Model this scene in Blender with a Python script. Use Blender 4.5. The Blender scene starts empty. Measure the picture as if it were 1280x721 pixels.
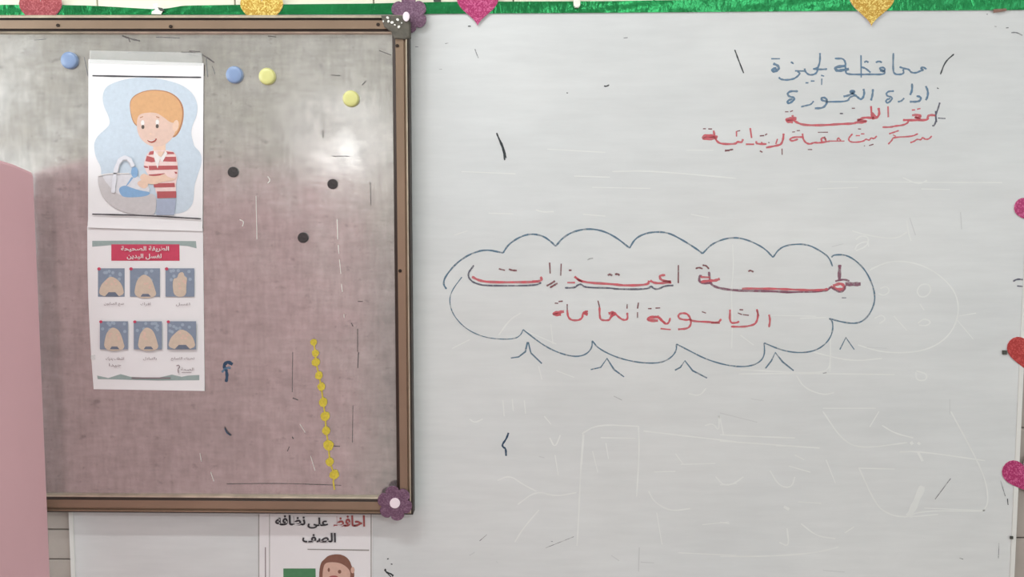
import bpy, bmesh, math, random
from mathutils import Vector, Matrix, Euler
random.seed(7)
S = bpy.context.scene
COL = S.collection

# ------------------------------------------------------------------ camera
CAMZ, DIST = 1.65, 1.80
FPX = 1241.0                                   # focal length in pixels of a 1280 px wide picture
PITCH, YAW = math.radians(-5.0), math.radians(1.5)
cd = bpy.data.cameras.new('camera'); cam = bpy.data.objects.new('camera', cd); COL.objects.link(cam)
cam.location = (0, -DIST, CAMZ)
cam.rotation_euler = Euler((math.radians(90) + PITCH, 0, YAW), 'XYZ')
cd.sensor_width = 36; cd.lens = FPX / 1280 * 36; cd.clip_start = 0.02
S.camera = cam
ROT = cam.rotation_euler.to_matrix()

def P(px, py, y=0.0):
    """real position on the vertical plane Y = y of a thing measured at (px, py) in the photograph"""
    d = ROT @ Vector(((px - 640) / FPX, (360.5 - py) / FPX, -1))
    t = (y + DIST) / d.y
    return Vector((d.x * t, y, CAMZ + d.z * t))

# ------------------------------------------------------------------ world, lights, exposure
W = bpy.data.worlds.new('world'); S.world = W; W.use_nodes = True
W.node_tree.nodes['Background'].inputs[0].default_value = (0.80, 0.90, 1.0, 1)
W.node_tree.nodes['Background'].inputs[1].default_value = 1.0
S.view_settings.view_transform = 'Standard'; S.view_settings.look = 'None'
S.view_settings.gamma = 1; S.view_settings.use_curve_mapping = False
S.view_settings.exposure = -0.86

def area(name, loc, rot, sx, sy, power, color=(1, 1, 1)):
    l = bpy.data.lights.new(name, 'AREA'); l.shape = 'RECTANGLE'; l.size = sx; l.size_y = sy
    l.energy = power; l.color = color
    o = bpy.data.objects.new(name, l); COL.objects.link(o); o.location = loc; o.rotation_euler = rot
    return o
# daylight through the two windows in the left wall
for wy in (-1.35, -2.8):
    area('window_daylight', (-3.12, wy, 1.95), (0, math.radians(-90), 0), 1.3, 1.2, 58, (0.88, 0.95, 1.0))
# daylight through the windows in the right wall, farther from the board
for wy in (-2.6, -4.9):
    area('window_daylight', (3.22, wy, 1.95), (0, math.radians(90), 0), 1.3, 1.7, 44, (0.88, 0.95, 1.0))
# the small high window in the back wall, mirrored in the steel board
_p = P(430, 172, -.016); _d = _p - cam.location; _k = (6.42 - .016) / _d.y
SPOT = Vector((_p.x + _d.x * _k, -6.42, _p.z + _d.z * _k))
area('small_window_daylight', SPOT, (math.radians(90), 0, 0), .25, .17, 5, (0.97, 0.99, 1.0))

# ------------------------------------------------------------------ materials
def lin(c): return tuple(((v / 255) / 12.92 if v / 255 <= .04045 else ((v / 255 + .055) / 1.055) ** 2.4) for v in c)
def new_mat(name, rgb, rough=.6, metal=0.0, spec=.5, k=1.22, alpha=1.0):
    m = bpy.data.materials.new(name); m.use_nodes = True
    b = m.node_tree.nodes['Principled BSDF']
    c = tuple(min(.93, v * k) for v in lin(rgb))
    b.inputs['Base Color'].default_value = (*c, 1); b.inputs['Roughness'].default_value = rough
    b.inputs['Metallic'].default_value = metal; b.inputs['Specular IOR Level'].default_value = spec
    b.inputs['Alpha'].default_value = alpha
    return m
def noise_node(nt, scale, detail=4, stretch=(1, 1, 1), rough=.55):
    t = nt.nodes.new('ShaderNodeTexCoord'); mp = nt.nodes.new('ShaderNodeMapping'); n = nt.nodes.new('ShaderNodeTexNoise')
    mp.inputs['Scale'].default_value = stretch
    n.inputs['Scale'].default_value = scale; n.inputs['Detail'].default_value = detail; n.inputs['Roughness'].default_value = rough
    nt.links.new(t.outputs['Object'], mp.inputs['Vector']); nt.links.new(mp.outputs[0], n.inputs['Vector'])
    return n.outputs['Fac']
def ramp(nt, fac, lo, hi, c0, c1):
    r = nt.nodes.new('ShaderNodeValToRGB'); r.color_ramp.elements[0].position = lo; r.color_ramp.elements[1].position = hi
    r.color_ramp.elements[0].color = (*c0, 1); r.color_ramp.elements[1].color = (*c1, 1)
    nt.links.new(fac, r.inputs[0]); return r.outputs[0]
def mix(nt, a, b, fac, mode='MIX'):
    m = nt.nodes.new('ShaderNodeMix'); m.data_type = 'RGBA'; m.blend_type = mode
    for s, v in ((0, fac), (6, a), (7, b)):
        if hasattr(v, 'node'): nt.links.new(v, m.inputs[s])
        else: m.inputs[s].default_value = v if s == 0 else (*v, 1)
    return m.outputs[2]
def vary(m, scale=8, amt=.12, stretch=(1, 1, 1), detail=5, mul=None):
    """multiply the base colour by soft noise"""
    nt = m.node_tree; b = nt.nodes['Principled BSDF']; inp = b.inputs['Base Color']
    base = inp.links[0].from_socket if inp.links else tuple(inp.default_value)[:3]
    r = ramp(nt, noise_node(nt, scale, detail, stretch), .32, .68, (1 - amt,) * 3, mul or (1, 1, 1))
    nt.links.new(mix(nt, base, r, 1.0, 'MULTIPLY'), inp); return m
def bump(m, scale, strength, dist=.001, stretch=(1, 1, 1), detail=4):
    nt = m.node_tree; b = nt.nodes['Principled BSDF']; bp = nt.nodes.new('ShaderNodeBump')
    bp.inputs['Strength'].default_value = strength; bp.inputs['Distance'].default_value = dist
    nt.links.new(noise_node(nt, scale, detail, stretch), bp.inputs['Height'])
    if b.inputs['Normal'].links: nt.links.new(b.inputs['Normal'].links[0].from_socket, bp.inputs['Normal'])
    nt.links.new(bp.outputs[0], b.inputs['Normal']); return m

M = {}
M['board'] = new_mat('whiteboard_surface', (209, 212, 211), .42, 0, .35)
vary(M['board'], 3.2, .045); vary(M['board'], 2.2, .05, (1, 1, 7)); vary(M['board'], 26, .05, (.4, 1, 3)); vary(M['board'], 9, .05, (.6, 1, 1.4), 6); vary(M['board'], 1.6, .03, (1, 1, 1), 2, (1, .985, .975))
bump(M['board'], 3, .15, .004, (1, 1, 1), 2)
M['board_edge'] = new_mat('board_edge', (205, 205, 200), .5)
def ink(name, rgb, strength=.85, alpha_noise=.35):
    m = new_mat(name, rgb, .45, k=1.15); nt = m.node_tree; b = nt.nodes['Principled BSDF']
    r = ramp(nt, noise_node(nt, 90, 3), .36, .62, (strength - alpha_noise,) * 3, (strength,) * 3)
    nt.links.new(r, b.inputs['Alpha']); return m
M['blue_ink'] = ink('blue_marker', (88, 122, 150), .92, .35)
M['cloud_ink'] = ink('teal_blue_marker', (78, 112, 134), .85, .35)
M['red_ink'] = ink('red_marker', (200, 84, 94), .88, .3)
M['purple_ink'] = ink('purple_marker', (128, 76, 96), .85, .3)
M['dark_red_ink'] = ink('dark_red_marker', (120, 62, 68), .85, .2)
M['dark_ink'] = ink('dark_blue_marker', (84, 84, 100), .9, .35)
M['black_ink'] = ink('black_marker', (44, 50, 54), .95, .2)
M['navy_ink'] = ink('navy_marker', (36, 66, 92), .95, .15)
M['ghost'] = vary(new_mat('erased_marker_ghost', (212, 214, 211), .42, 0, .35), 20, .07, detail=2)
M['ghost_dark'] = vary(new_mat('erased_marker_smear', (190, 192, 191), .42, 0, .35), 20, .06, detail=2)
M['smudge'] = ink('grey_smudge', (118, 120, 124), .75, .5)

def steel():
    m = new_mat('galvanised_steel', (227, 224, 220), .34, .74, .5, 1.0)
    vary(m, 9, .15, (1, 1, 1), 6); vary(m, 110, .13, (1, 1, .2), 3); vary(m, 110, .12, (.2, 1, 1), 3)
    vary(m, 1.4, .08, (1, 1, 1), 2); vary(m, 45, .14, (1, 1, 1), 6)
    nt = m.node_tree; b = nt.nodes['Principled BSDF']
    for sc_, lo_, hi_, d_, st_ in ((38, .61, .72, .74, (1, 1, 1.6)), (14, .60, .74, .84, (1, 1, 1.6)), (150, .62, .72, .78, (1, 1, 1))):
        inp = b.inputs['Base Color']; r_ = ramp(nt, noise_node(nt, sc_, 6, st_), lo_, hi_, (1, 1, 1), (d_, d_, d_ * 1.01))
        nt.links.new(mix(nt, inp.links[0].from_socket, r_, 1.0, 'MULTIPLY'), inp)
    nt.links.new(ramp(nt, noise_node(nt, 12, 6), .35, .7, (.13,) * 3, (.24,) * 3), b.inputs['Roughness'])
    bump(m, 160, .12, .0003, (1, 1, .2)); bump(m, 160, .12, .0003, (.2, 1, 1)); bump(m, 4, .15, .003, (1, 1, 1), 2)
    return m
M['steel'] = steel()
M['bronze'] = bump(vary(new_mat('bronze_anodised_aluminium', (148, 126, 106), .33, .45, .5, 1.1), 6, .18, (1, 1, 1)), 60, .1)
M['dark_shade'] = new_mat('dark_metal_and_shade', (52, 42, 36), .5, .3)  # dark metal; paints shade into rail grooves and outer sides, also colours the feet
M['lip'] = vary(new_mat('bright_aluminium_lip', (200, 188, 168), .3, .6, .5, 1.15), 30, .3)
M['corner'] = bump(vary(new_mat('grey_corner_cap', (92, 88, 78), .7), 90, .35), 140, .8, .002)
M['glue'] = new_mat('dried_glue', (222, 222, 214), .3)
M['screw'] = new_mat('dark_screw', (50, 40, 34), .4, .6)
M['scratch'] = new_mat('light_scratch', (214, 214, 208), .3, .3)
M['scratch_dark'] = ink('dark_scratch', (92, 86, 86), .85, .4)
M['paper'] = bump(vary(new_mat('white_paper', (216, 214, 214), .5, 0, .4), 6, .05), 9, .3, .003, (1, 1, 1), 3)
M['tape'] = bump(new_mat('clear_tape', (230, 232, 228), .12, 0, .8, 1.1, .22), 60, .8, .002)
M['tile_cream'] = bump(vary(new_mat('cream_wall_tile', (238, 222, 202), .3), 5, .08), 20, .08)
M['tile_beige'] = bump(vary(new_mat('grey_beige_wall_tile', (160, 151, 143), .3), 14, .12), 20, .08)
M['grout'] = new_mat('grey_grout', (112, 102, 92), .9)
def foil():
    m = new_mat('green_foil_ribbon', (28, 128, 70), .25, .7, .6, 1.2); vary(m, 7, .35, (1, 1, .4)); return bump(m, 30, .7, .006, (1, 1, .5))
M['foil'] = foil()
def glitter(name, rgb, rgb2):
    m = new_mat(name, rgb, .45, .15); nt = m.node_tree; b = nt.nodes['Principled BSDF']
    t = nt.nodes.new('ShaderNodeTexCoord'); v = nt.nodes.new('ShaderNodeTexVoronoi'); v.inputs['Scale'].default_value = 520
    nt.links.new(t.outputs['Object'], v.inputs['Vector'])
    s = nt.nodes.new('ShaderNodeSeparateColor'); nt.links.new(v.outputs['Color'], s.inputs[0])
    c1, c2 = tuple(x * .92 for x in lin(rgb)), tuple(min(.95, x * 1.0) for x in lin(rgb2))
    nt.links.new(ramp(nt, s.outputs[0], .45, .95, c1, c2), b.inputs['Base Color'])
    bp = nt.nodes.new('ShaderNodeBump'); bp.inputs['Strength'].default_value = .5; bp.inputs['Distance'].default_value = .001
    nt.links.new(s.outputs[1], bp.inputs['Height']); nt.links.new(bp.outputs[0], b.inputs['Normal']); return m
M['g_red'] = glitter('dusky_red_glitter', (158, 62, 68), (190, 100, 104))
M['g_gold'] = glitter('gold_glitter', (206, 158, 52), (255, 226, 130))
M['g_pink'] = glitter('magenta_glitter', (178, 42, 104), (214, 104, 152))
M['g_scarlet'] = glitter('scarlet_glitter', (178, 48, 46), (206, 86, 80))
M['g_purple'] = glitter('purple_glitter', (112, 78, 102), (140, 108, 130))
M['foam_edge'] = new_mat('pale_foam', (214, 196, 200), .8)
M['foam_white'] = new_mat('pinkish_white_foam', (228, 212, 218), .8)
M['mag_blue'] = new_mat('blue_plastic', (136, 158, 194), .28, 0, .5, .95)
M['mag_yellow'] = new_mat('pale_yellow_plastic', (216, 214, 140), .28, 0, .5, 1.0)
M['mag_dark'] = bump(vary(new_mat('dark_magnet', (66, 62, 62), .45, .3), 300, .4), 300, .5)
M['yellow_glit'] = vary(new_mat('yellow_paper', (204, 184, 62), .5), 300, .25)
M['pink'] = bump(bump(vary(new_mat('dusty_pink_cloth', (214, 172, 177), .9, 0, .15), 4, .05), 500, .25, .0006), 5, .2, .006, (1, 1, .4), 2)
M['plastic_white'] = new_mat('white_plastic', (226, 228, 214), .4)
M['tape_brown'] = new_mat('brown_tape', (128, 96, 84), .6)
M['nail'] = new_mat('dark_nail', (70, 72, 66), .5, .4)
for n, c in dict(p_blob=(196, 210, 222), p_hair=(216, 160, 106), p_hair_dark=(172, 112, 74), p_face=(224, 188, 170), p_peach=(234, 196, 170),
                 p_white=(236, 230, 226), p_eye=(74, 62, 54), p_mouth=(158, 62, 50), p_red=(176, 74, 76), p_shirt=(238, 206, 200),
                 p_jeans=(160, 170, 192), p_sink=(200, 194, 194), p_basin=(218, 216, 220), p_tap=(226, 226, 232), p_water=(124, 166, 208),
                 p_black=(46, 44, 48), p_crimson=(202, 52, 82), p_photo=(124, 138, 158), p_photo2=(152, 168, 186), p_hand=(212, 190, 168),
                 p_cuff=(96, 106, 124), p_sage=(150, 168, 164), p_text=(122, 98, 104), p_green=(62, 126, 78), p_brown=(126, 78, 62),
                 p_skin=(218, 174, 154), p_rust=(168, 72, 70), p_line=(150, 146, 140), p_foam=(196, 206, 220)).items():
    M[n] = vary(new_mat('printed_' + n[2:], tuple(v * .86 + 205 * .14 for v in c), .5, 0, .35, 1.0), 160, .08)
M['w_paint'] = new_mat('pale_wall_paint', (226, 224, 214), .8)
M['w_dado'] = new_mat('warm_grey_dado_paint', (180, 174, 172), .6)
M['ceil'] = new_mat('ceiling_paint', (232, 230, 224), .9)
M['floor'] = vary(new_mat('floor_terrazzo', (160, 154, 148), .4), 30, .15)
M['win_frame'] = new_mat('window_frame_paint', (150, 140, 120), .5)
M['glass'] = new_mat('window_glass', (240, 245, 245), .05, 0, .5, 1, .12)
M['lamp_body'] = new_mat('lamp_housing', (220, 220, 216), .4)
def emis(name, rgb, s):
    m = new_mat(name, rgb); b = m.node_tree.nodes['Principled BSDF']
    b.inputs['Emission Color'].default_value = (*lin(rgb), 1); b.inputs['Emission Strength'].default_value = s; return m
M['tube'] = emis('lit_tube', (255, 252, 244), 9)

# ------------------------------------------------------------------ builders
GAIN = 1.12                                     # marker width
class MB:
    def __init__(s): s.v = []; s.f = []; s.mi = []; s.m = []
    def slot(s, m):
        if m not in s.m: s.m.append(m)
        return s.m.index(m)
    def add(s, vs, fs, m):
        o = len(s.v); k = s.slot(m); s.v += [Vector(v) for v in vs]
        for f in fs: s.f.append([i + o for i in f]); s.mi.append(k)
    def box(s, a, b, m):
        x0, y0, z0 = (min(a[i], b[i]) for i in range(3)); x1, y1, z1 = (max(a[i], b[i]) for i in range(3))
        s.add([(x0, y0, z0), (x1, y0, z0), (x1, y1, z0), (x0, y1, z0), (x0, y0, z1), (x1, y0, z1), (x1, y1, z1), (x0, y1, z1)],
              [(0, 3, 2, 1), (4, 5, 6, 7), (0, 1, 5, 4), (1, 2, 6, 5), (2, 3, 7, 6), (3, 0, 4, 7)], m)
    def prism(s, pts, y_front, y_back, m, side=None, bev=0.0):
        """outline measured on the front plane, extruded straight back"""
        w = [P(x, y, y_front) for x, y in pts]
        ar = sum(w[i - 1].x * w[i].z - w[i].x * w[i - 1].z for i in range(len(w)))
        if ar < 0: w.reverse()
        n = len(w); c = sum(w, Vector()) / n
        front = [Vector((p.x, y_front, p.z)) for p in w]; back = [Vector((p.x, y_back, p.z)) for p in w]
        if bev:
            inner = [p + (c - p).normalized() * bev for p in front]
            mid = [Vector((p.x, y_front + bev * .7, p.z)) for p in w]
            s.add(inner, [list(range(n))], m)
            s.add(inner + mid, [(i, n + i, n + (i + 1) % n, (i + 1) % n) for i in range(n)], m)
            front = mid
        else:
            s.add(front, [list(range(n))], m)
        s.add(front + back, [(i, n + i, n + (i + 1) % n, (i + 1) % n) for i in range(n)], side or m)
        s.add(back, [list(range(n))[::-1]], side or m)
    def flat(s, pts, y, m):
        w = [P(px, py, y) for px, py in pts]
        if sum(w[i - 1].x * w[i].z - w[i].x * w[i - 1].z for i in range(len(w))) < 0: w.reverse()
        s.add(w, [list(range(len(w)))], m)
    def stroke(s, pts, width, y, m, smooth=True, dy=None):
        p = [Vector(q) for q in pts]
        if len(p) == 1: p = [p[0] - Vector((width * .45, 0)), p[0] + Vector((width * .45, 0))]
        if smooth and len(p) > 2:
            for _ in range(2):
                q = [p[0]]
                for a, b in zip(p, p[1:]): q += [a * .75 + b * .25, a * .25 + b * .75]
                q.append(p[-1]); p = q
        r = []
        for i, a in enumerate(p):
            if r and (a - r[-1]).length < .05: continue
            r.append(a)
        p = r
        if len(p) < 2: return
        L, R = [], []
        for i, a in enumerate(p):
            d = (p[min(i + 1, len(p) - 1)] - p[max(i - 1, 0)])
            if d.length < 1e-6: d = Vector((1, 0))
            d.normalize(); nrm = Vector((-d.y, d.x))
            w = width * .5 * GAIN * (.75 if i in (0, len(p) - 1) else 1) * (1 + .16 * math.sin(i * 1.7 + p[0].x))
            L.append(a + nrm * w); R.append(a - nrm * w)
        n = len(p); vs = [P(q.x, q.y, y) for q in L] + [P(q.x, q.y, y) for q in R]
        s.add(vs, [(i, i + 1, n + i + 1, n + i) for i in range(n - 1)], m)
    def build(s, name, parent=None, label=None, smooth=False, bevel=0, loc=None):
        me = bpy.data.meshes.new(name)
        off = Vector(loc) if loc is not None else Vector((0, 0, 0))
        if parent is not None and loc is None: off = parent.matrix_world.translation.copy()
        me.from_pydata([tuple(v - off) for v in s.v], [], s.f)
        for m in s.m: me.materials.append(m)
        for p, k in zip(me.polygons, s.mi): p.material_index = k; p.use_smooth = smooth
        me.update()
        o = bpy.data.objects.new(name, me); COL.objects.link(o)
        if parent is not None: o.parent = parent
        else: o.location = off
        o.matrix_world = Matrix.Translation(off)
        if parent is not None: o.matrix_parent_inverse = Matrix(); o.location = off - parent.matrix_world.translation
        if label: o['label'] = label
        if bevel:
            b = o.modifiers.new('bevel', 'BEVEL'); b.width = bevel; b.segments = 2; b.limit_method = 'ANGLE'
        return o
def thing(name, label, cat, loc, group=None):
    o = bpy.data.objects.new(name, None); COL.objects.link(o); o.location = loc; o.matrix_world = Matrix.Translation(loc)
    o.empty_display_size = .03; return tag(o, label, cat, group)
def tag(o, label, cat, group=None):
    o['label'] = label; o['category'] = cat
    if group: o['group'] = group
    return o
def structure(o): o['kind'] = 'structure'; return o
def Z(ox, oy, s, pts): return [(ox + x / s, oy + y / s) for x, y in pts]
def ell(cx, cy, rx, ry, n=16, rot=0):
    c, s_ = math.cos(rot), math.sin(rot)
    return [(cx + rx * math.cos(a) * c - ry * math.sin(a) * s_, cy + rx * math.cos(a) * s_ + ry * math.sin(a) * c) for a in (2 * math.pi * i / n for i in range(n))]
def curve(pts, closed=True, it=2):
    p = [Vector(q) for q in pts]
    for _ in range(it):
        q = []
        for i in range(len(p)):
            a, b = p[i], p[(i + 1) % len(p)]; q += [a * .75 + b * .25, a * .25 + b * .75]
        p = q
    return [tuple(q) for q in p]

# Arabic lettering for the printed sheets: joined presentation forms laid out from right to left
AR = {'ا': (0xFE8D, 2), 'ب': (0xFE8F, 4), 'ة': (0xFE93, 2), 'ت': (0xFE95, 4), 'ث': (0xFE99, 4), 'ج': (0xFE9D, 4), 'ح': (0xFEA1, 4), 'خ': (0xFEA5, 4),
      'د': (0xFEA9, 2), 'ر': (0xFEAD, 2), 'ز': (0xFEAF, 2), 'س': (0xFEB1, 4), 'ش': (0xFEB5, 4), 'ص': (0xFEB9, 4), 'ض': (0xFEBD, 4), 'ط': (0xFEC1, 4),
      'ظ': (0xFEC5, 4), 'ع': (0xFEC9, 4), 'غ': (0xFECD, 4), 'ف': (0xFED1, 4), 'ق': (0xFED5, 4), 'ك': (0xFED9, 4), 'ل': (0xFEDD, 4), 'م': (0xFEE1, 4),
      'ن': (0xFEE5, 4), 'ه': (0xFEE9, 4), 'و': (0xFEED, 2), 'ى': (0xFEEF, 2), 'ي': (0xFEF1, 4)}
def shape_ar(s):
    out = []
    for i, ch in enumerate(s):
        if ch not in AR: out.append(ch); continue
        prev = i > 0 and s[i - 1] in AR and AR[s[i - 1]][1] == 4
        nxt = i + 1 < len(s) and s[i + 1] in AR and AR[ch][1] == 4
        out.append(chr(AR[ch][0] + (3 if prev and nxt else 2 if nxt else 1 if prev else 0)))
    return ''.join(reversed(out))
def lettering(mb, text, x0, x1, y0, y1, y, m, bold=.0):
    c = bpy.data.curves.new('lettering', 'FONT'); c.body = shape_ar(text); c.offset = bold; c.resolution_u = 3
    o = bpy.data.objects.new('lettering', c); COL.objects.link(o)
    bpy.context.view_layer.update()
    ev = o.evaluated_get(bpy.context.evaluated_depsgraph_get()); me = ev.to_mesh()
    vs = [v.co.copy() for v in me.vertices]; fs = [list(p.vertices) for p in me.polygons]; ev.to_mesh_clear()
    bpy.data.objects.remove(o); bpy.data.curves.remove(c)
    if not vs: return
    a, b = min(v.x for v in vs), max(v.x for v in vs); p, q = min(v.y for v in vs), max(v.y for v in vs)
    mb.add([P(x0 + (v.x - a) / (b - a) * (x1 - x0), y1 - (v.y - p) / (q - p) * (y1 - y0), y) for v in vs], fs, m)

# ------------------------------------------------------------------ the room
def solid(name, a, b, m): mb = MB(); mb.box(a, b, m); return structure(mb.build(name))
XL, XR, YB, H = -3.1, 3.2, -6.4, 3.05
WALLY = 0.012
solid('floor', (XL - .1, YB - .1, -.1), (XR + .1, .2, 0), M['floor'])
solid('ceiling', (XL - .1, YB - .1, H), (XR + .1, .2, H + .1), M['ceil'])
mb = MB(); r_edges = [.2, -1.75, -3.45, -4.05, -5.75, YB]
for i in range(5):
    a, b = r_edges[i], r_edges[i + 1]
    if i in (1, 3): mb.box((XR, b, 0), (XR + .1, a, 1.3), M['w_dado']); mb.box((XR, b, 2.6), (XR + .1, a, H), M['w_paint'])
    else: mb.box((XR, b, 0), (XR + .1, a, H), M['w_paint'])
structure(mb.build('wall_right'))
for i, (a, b) in enumerate(((-1.75, -3.45), (-4.05, -5.75))):
    mb = MB(); x0, x1 = XR + .03, XR + .08
    mb.box((x0, b, 1.3), (x1, a, 1.35), M['win_frame']); mb.box((x0, b, 2.55), (x1, a, 2.6), M['win_frame'])
    for yy in (a - .05, (a + b) / 2 - .025, b): mb.box((x0, yy, 1.35), (x1, yy + .05, 2.55), M['win_frame'])
    structure(mb.build('window_%d' % (i + 3)))
mb = MB(); sx0, sx1, sz0, sz1 = SPOT.x - .24, SPOT.x + .24, SPOT.z - .18, SPOT.z + .18
mb.box((XL, YB - .1, 0), (XR, YB, 1.35), M['w_dado']); mb.box((XL, YB - .1, 1.35), (XR, YB, sz0), M['w_paint']); mb.box((XL, YB - .1, sz1), (XR, YB, H), M['w_paint'])
mb.box((XL, YB - .1, sz0), (sx0, YB, sz1), M['w_paint']); mb.box((sx1, YB - .1, sz0), (XR, YB, sz1), M['w_paint']); structure(mb.build('wall_back'))
mb = MB()                                     # left wall with two window openings
y_edges = [.2, -.7, -2.0, -2.15, -3.45, YB]
for i in range(5):
    a, b = y_edges[i], y_edges[i + 1]
    if i in (1, 3): mb.box((XL - .1, b, 0), (XL, a, 1.3), M['w_dado']); mb.box((XL - .1, b, 2.6), (XL, a, H), M['w_paint'])
    else: mb.box((XL - .1, b, 0), (XL, a, H), M['w_paint'])
structure(mb.build('wall_left'))
for i, (a, b) in enumerate(((-.7, -2.0), (-2.15, -3.45))):
    mb = MB(); x0, x1 = XL - .08, XL - .03
    mb.box((x0, b, 1.3), (x1, a, 1.35), M['win_frame']); mb.box((x0, b, 2.55), (x1, a, 2.6), M['win_frame'])
    for yy in (a - .05, (a + b) / 2 - .025, b): mb.box((x0, yy, 1.35), (x1, yy + .05, 2.55), M['win_frame'])
    w = structure(mb.build('window_%d' % (i + 1)))
# the tiled front wall
WZ0 = 0.0
mb = MB(); mb.box((XL, WALLY, 0), (XR, .2, H), M['grout']); front = structure(mb.build('wall_front'))
TW, TH = .25, .206
zj = P(1272, 672, WALLY - .006).z             # a horizontal joint
xj = P(467, 3, WALLY - .006).x                # a vertical joint
tile_src = {}
def tile(x0, x1, z0, z1, key, m):
    w, h = round(x1 - x0, 4), round(z1 - z0, 4); k = (key, w, h)
    if k not in tile_src:
        t = MB(); g = .0012; t.box((g, 0, g), (w - g, .006, h - g), m)
        o = t.build('tile', front, bevel=0); bmn = bmesh.new(); bmn.from_mesh(o.data)
        bmesh.ops.bevel(bmn, geom=[e for e in bmn.edges if all(abs(v.co.y) < 1e-4 for v in e.verts)], offset=.001, segments=1, affect='EDGES')
        bmn.to_mesh(o.data); bmn.free(); tile_src[k] = o
    else:
        o = tile_src[k].copy(); COL.objects.link(o); o.parent = front
    o.location = (x0, WALLY - .006, z0)
bx0, bx1 = P(88, 690, 0).x, P(1267.5, 721, 0).x          # whiteboard sides
bz1 = P(640, 8, 0).z                                   # whiteboard top
bz0 = bz1 - 1.22
for i in range(-6, 8):
    for j in range(-5, 6):
        x0, x1 = xj + i * TW, xj + (i + 1) * TW; z0, z1 = zj + j * TH, zj + (j + 1) * TH
        if x0 > bx0 + .05 and x1 < bx1 - .05 and z1 < bz1 - .03 and z0 > bz0 + .02: continue
        key, m = ('cream', M['tile_cream']) if j >= 3 else ('beige', M['tile_beige'])
        if x1 < bx0 + .27 and j == -1:          # a narrow cut course shows at the lower left
            tile(x0, x1, z1 - .058, z1, key, m); tile(x0, x1, z0, z1 - .058, key, m)
        else: tile(x0, x1, z0, z1, key, m)

# ------------------------------------------------------------------ whiteboard
wb = thing('whiteboard', 'large white dry-erase board covered in blue and red handwriting on the tiled wall', 'whiteboard', (bx0 + (bx1 - bx0) / 2, 0, bz0))
mb = MB()
mb.box((bx0, 0, bz0), (bx1, .0055, bz1), M['board']); mb.build('writing_surface', wb, bevel=.001)
mb = MB()
for xx in (bx0, bx1 - .008): mb.box((xx, -.0015, bz0), (xx + .008, 0, bz1), M['board_edge'])
mb.box((bx0, -.0015, bz0), (bx1, 0, bz0 + .008), M['board_edge']); mb.build('edge_trim', wb)

YI = -.0003
def writing(label, items, name='marker_word', y=YI, parent=None, cuts=(), each=False, stuff=False, sharp=False):
    """strokes on a board; cuts are the gaps between its words, each makes every stroke a part of its own"""
    parts = {}; cnt = 0
    for k, (o, m, w, strokes) in enumerate(items):
        for i, st in enumerate(strokes):
            pts = Z(*o, st); cx = sum(p[0] for p in pts) / len(pts); cnt += 1
            key = cnt if each else sum(cx > c for c in cuts)
            parts.setdefault(key, MB()).stroke(pts, w, y - .00001 * (k * 3 + i % 3), m, not sharp)
    for key, mb in parts.items():
        o = mb.build(name, parent or wb, label)
        if stuff: o['kind'] = 'stuff'
W1, W2, W3, W4, W5 = (1030, 60, 8), (950, 60, 8), (1030, 120, 8), (870, 120, 8), (950, 120, 8)
B, R_, K = M['blue_ink'], M['red_ink'], M['black_ink']
writing('blue handwritten word in the first line at the top right', [
    (W1, B, 2.0, [[(1025, 212), (990, 188), (962, 205), (1000, 218), (960, 230), (920, 250), (870, 245), (850, 212), (800, 205), (755, 188)],
                  [(790, 212), (800, 250), (770, 265), (700, 262), (690, 200), (694, 50)],
                  [(560, 225), (600, 240), (612, 200), (570, 192), (552, 212), (600, 225), (612, 250), (580, 265), (460, 262), (370, 265), (232, 262), (215, 240), (215, 105), (108, 105)],
                  [(370, 72), (372, 295)], [(375, 190), (420, 205), (465, 245)], [(402, 143), (425, 130), (445, 145)], [(518, 145), (548, 130), (580, 145)]]),
    (W1, B, 3.2, [[(212, 180), (120, 188), (112, 215), (140, 230), (215, 215), (250, 210)]]),
    (W2, B, 2.0, [[(600, 50), (600, 140), (578, 200), (570, 245), (540, 265), (490, 270), (455, 240), (445, 205)], [(530, 208), (600, 215), (672, 210)],
                  [(580, 190), (535, 212)], [(445, 230), (350, 228)], [(375, 235), (402, 250), (375, 285), (330, 312), (260, 320), (205, 312), (188, 292)],
                  [(308, 140), (330, 150), (325, 160)], [(455, 348), (485, 348)], [(508, 330), (545, 330)], [(610, 272), (642, 282)], [(618, 305), (616, 370)],
                  [(112, 107), (200, 107)]]),
    (W2, B, 2.8, [[(132, 155), (185, 178), (190, 208), (160, 232), (125, 235), (122, 212), (165, 200)]])], cuts=(1037,))
writing('blue handwritten word in the second line at the top right', [
    (W1, B, 2.3, [[(1018, 380), (1040, 430), (1038, 480), (1018, 522)], [(925, 480), (970, 488), (965, 525), (930, 537), (858, 537)],
                  [(880, 355), (882, 420), (862, 470)], [(490, 410), (485, 470), (470, 525)],
                  [(395, 408), (405, 450), (390, 500), (365, 515), (335, 490), (310, 470), (245, 430), (322, 428), (262, 470), (195, 485)]]),
    (W1, B, 1.9, [[(802, 500), (775, 530), (738, 538)], [(700, 430), (640, 433), (620, 460), (635, 482), (680, 490), (680, 515), (640, 552), (618, 540), (625, 515), (665, 505)],
                  [(310, 475), (255, 490), (240, 535), (40, 537)]]),
    (W2, B, 2.3, [[(680, 537), (612, 522), (615, 497), (650, 495), (672, 520), (665, 560), (630, 600), (548, 603)],
                  [(380, 432), (300, 430), (272, 458), (290, 485), (345, 495), (340, 520), (300, 552), (270, 550), (285, 520), (325, 508)]]),
    (W2, B, 1.7, [[(537, 530), (510, 565), (460, 575), (410, 588)]]),
    (W2, M['dark_ink'], 1.6, [[(918, 602), (950, 602)], [(798, 655), (830, 655)]])], cuts=(1097,))
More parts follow.
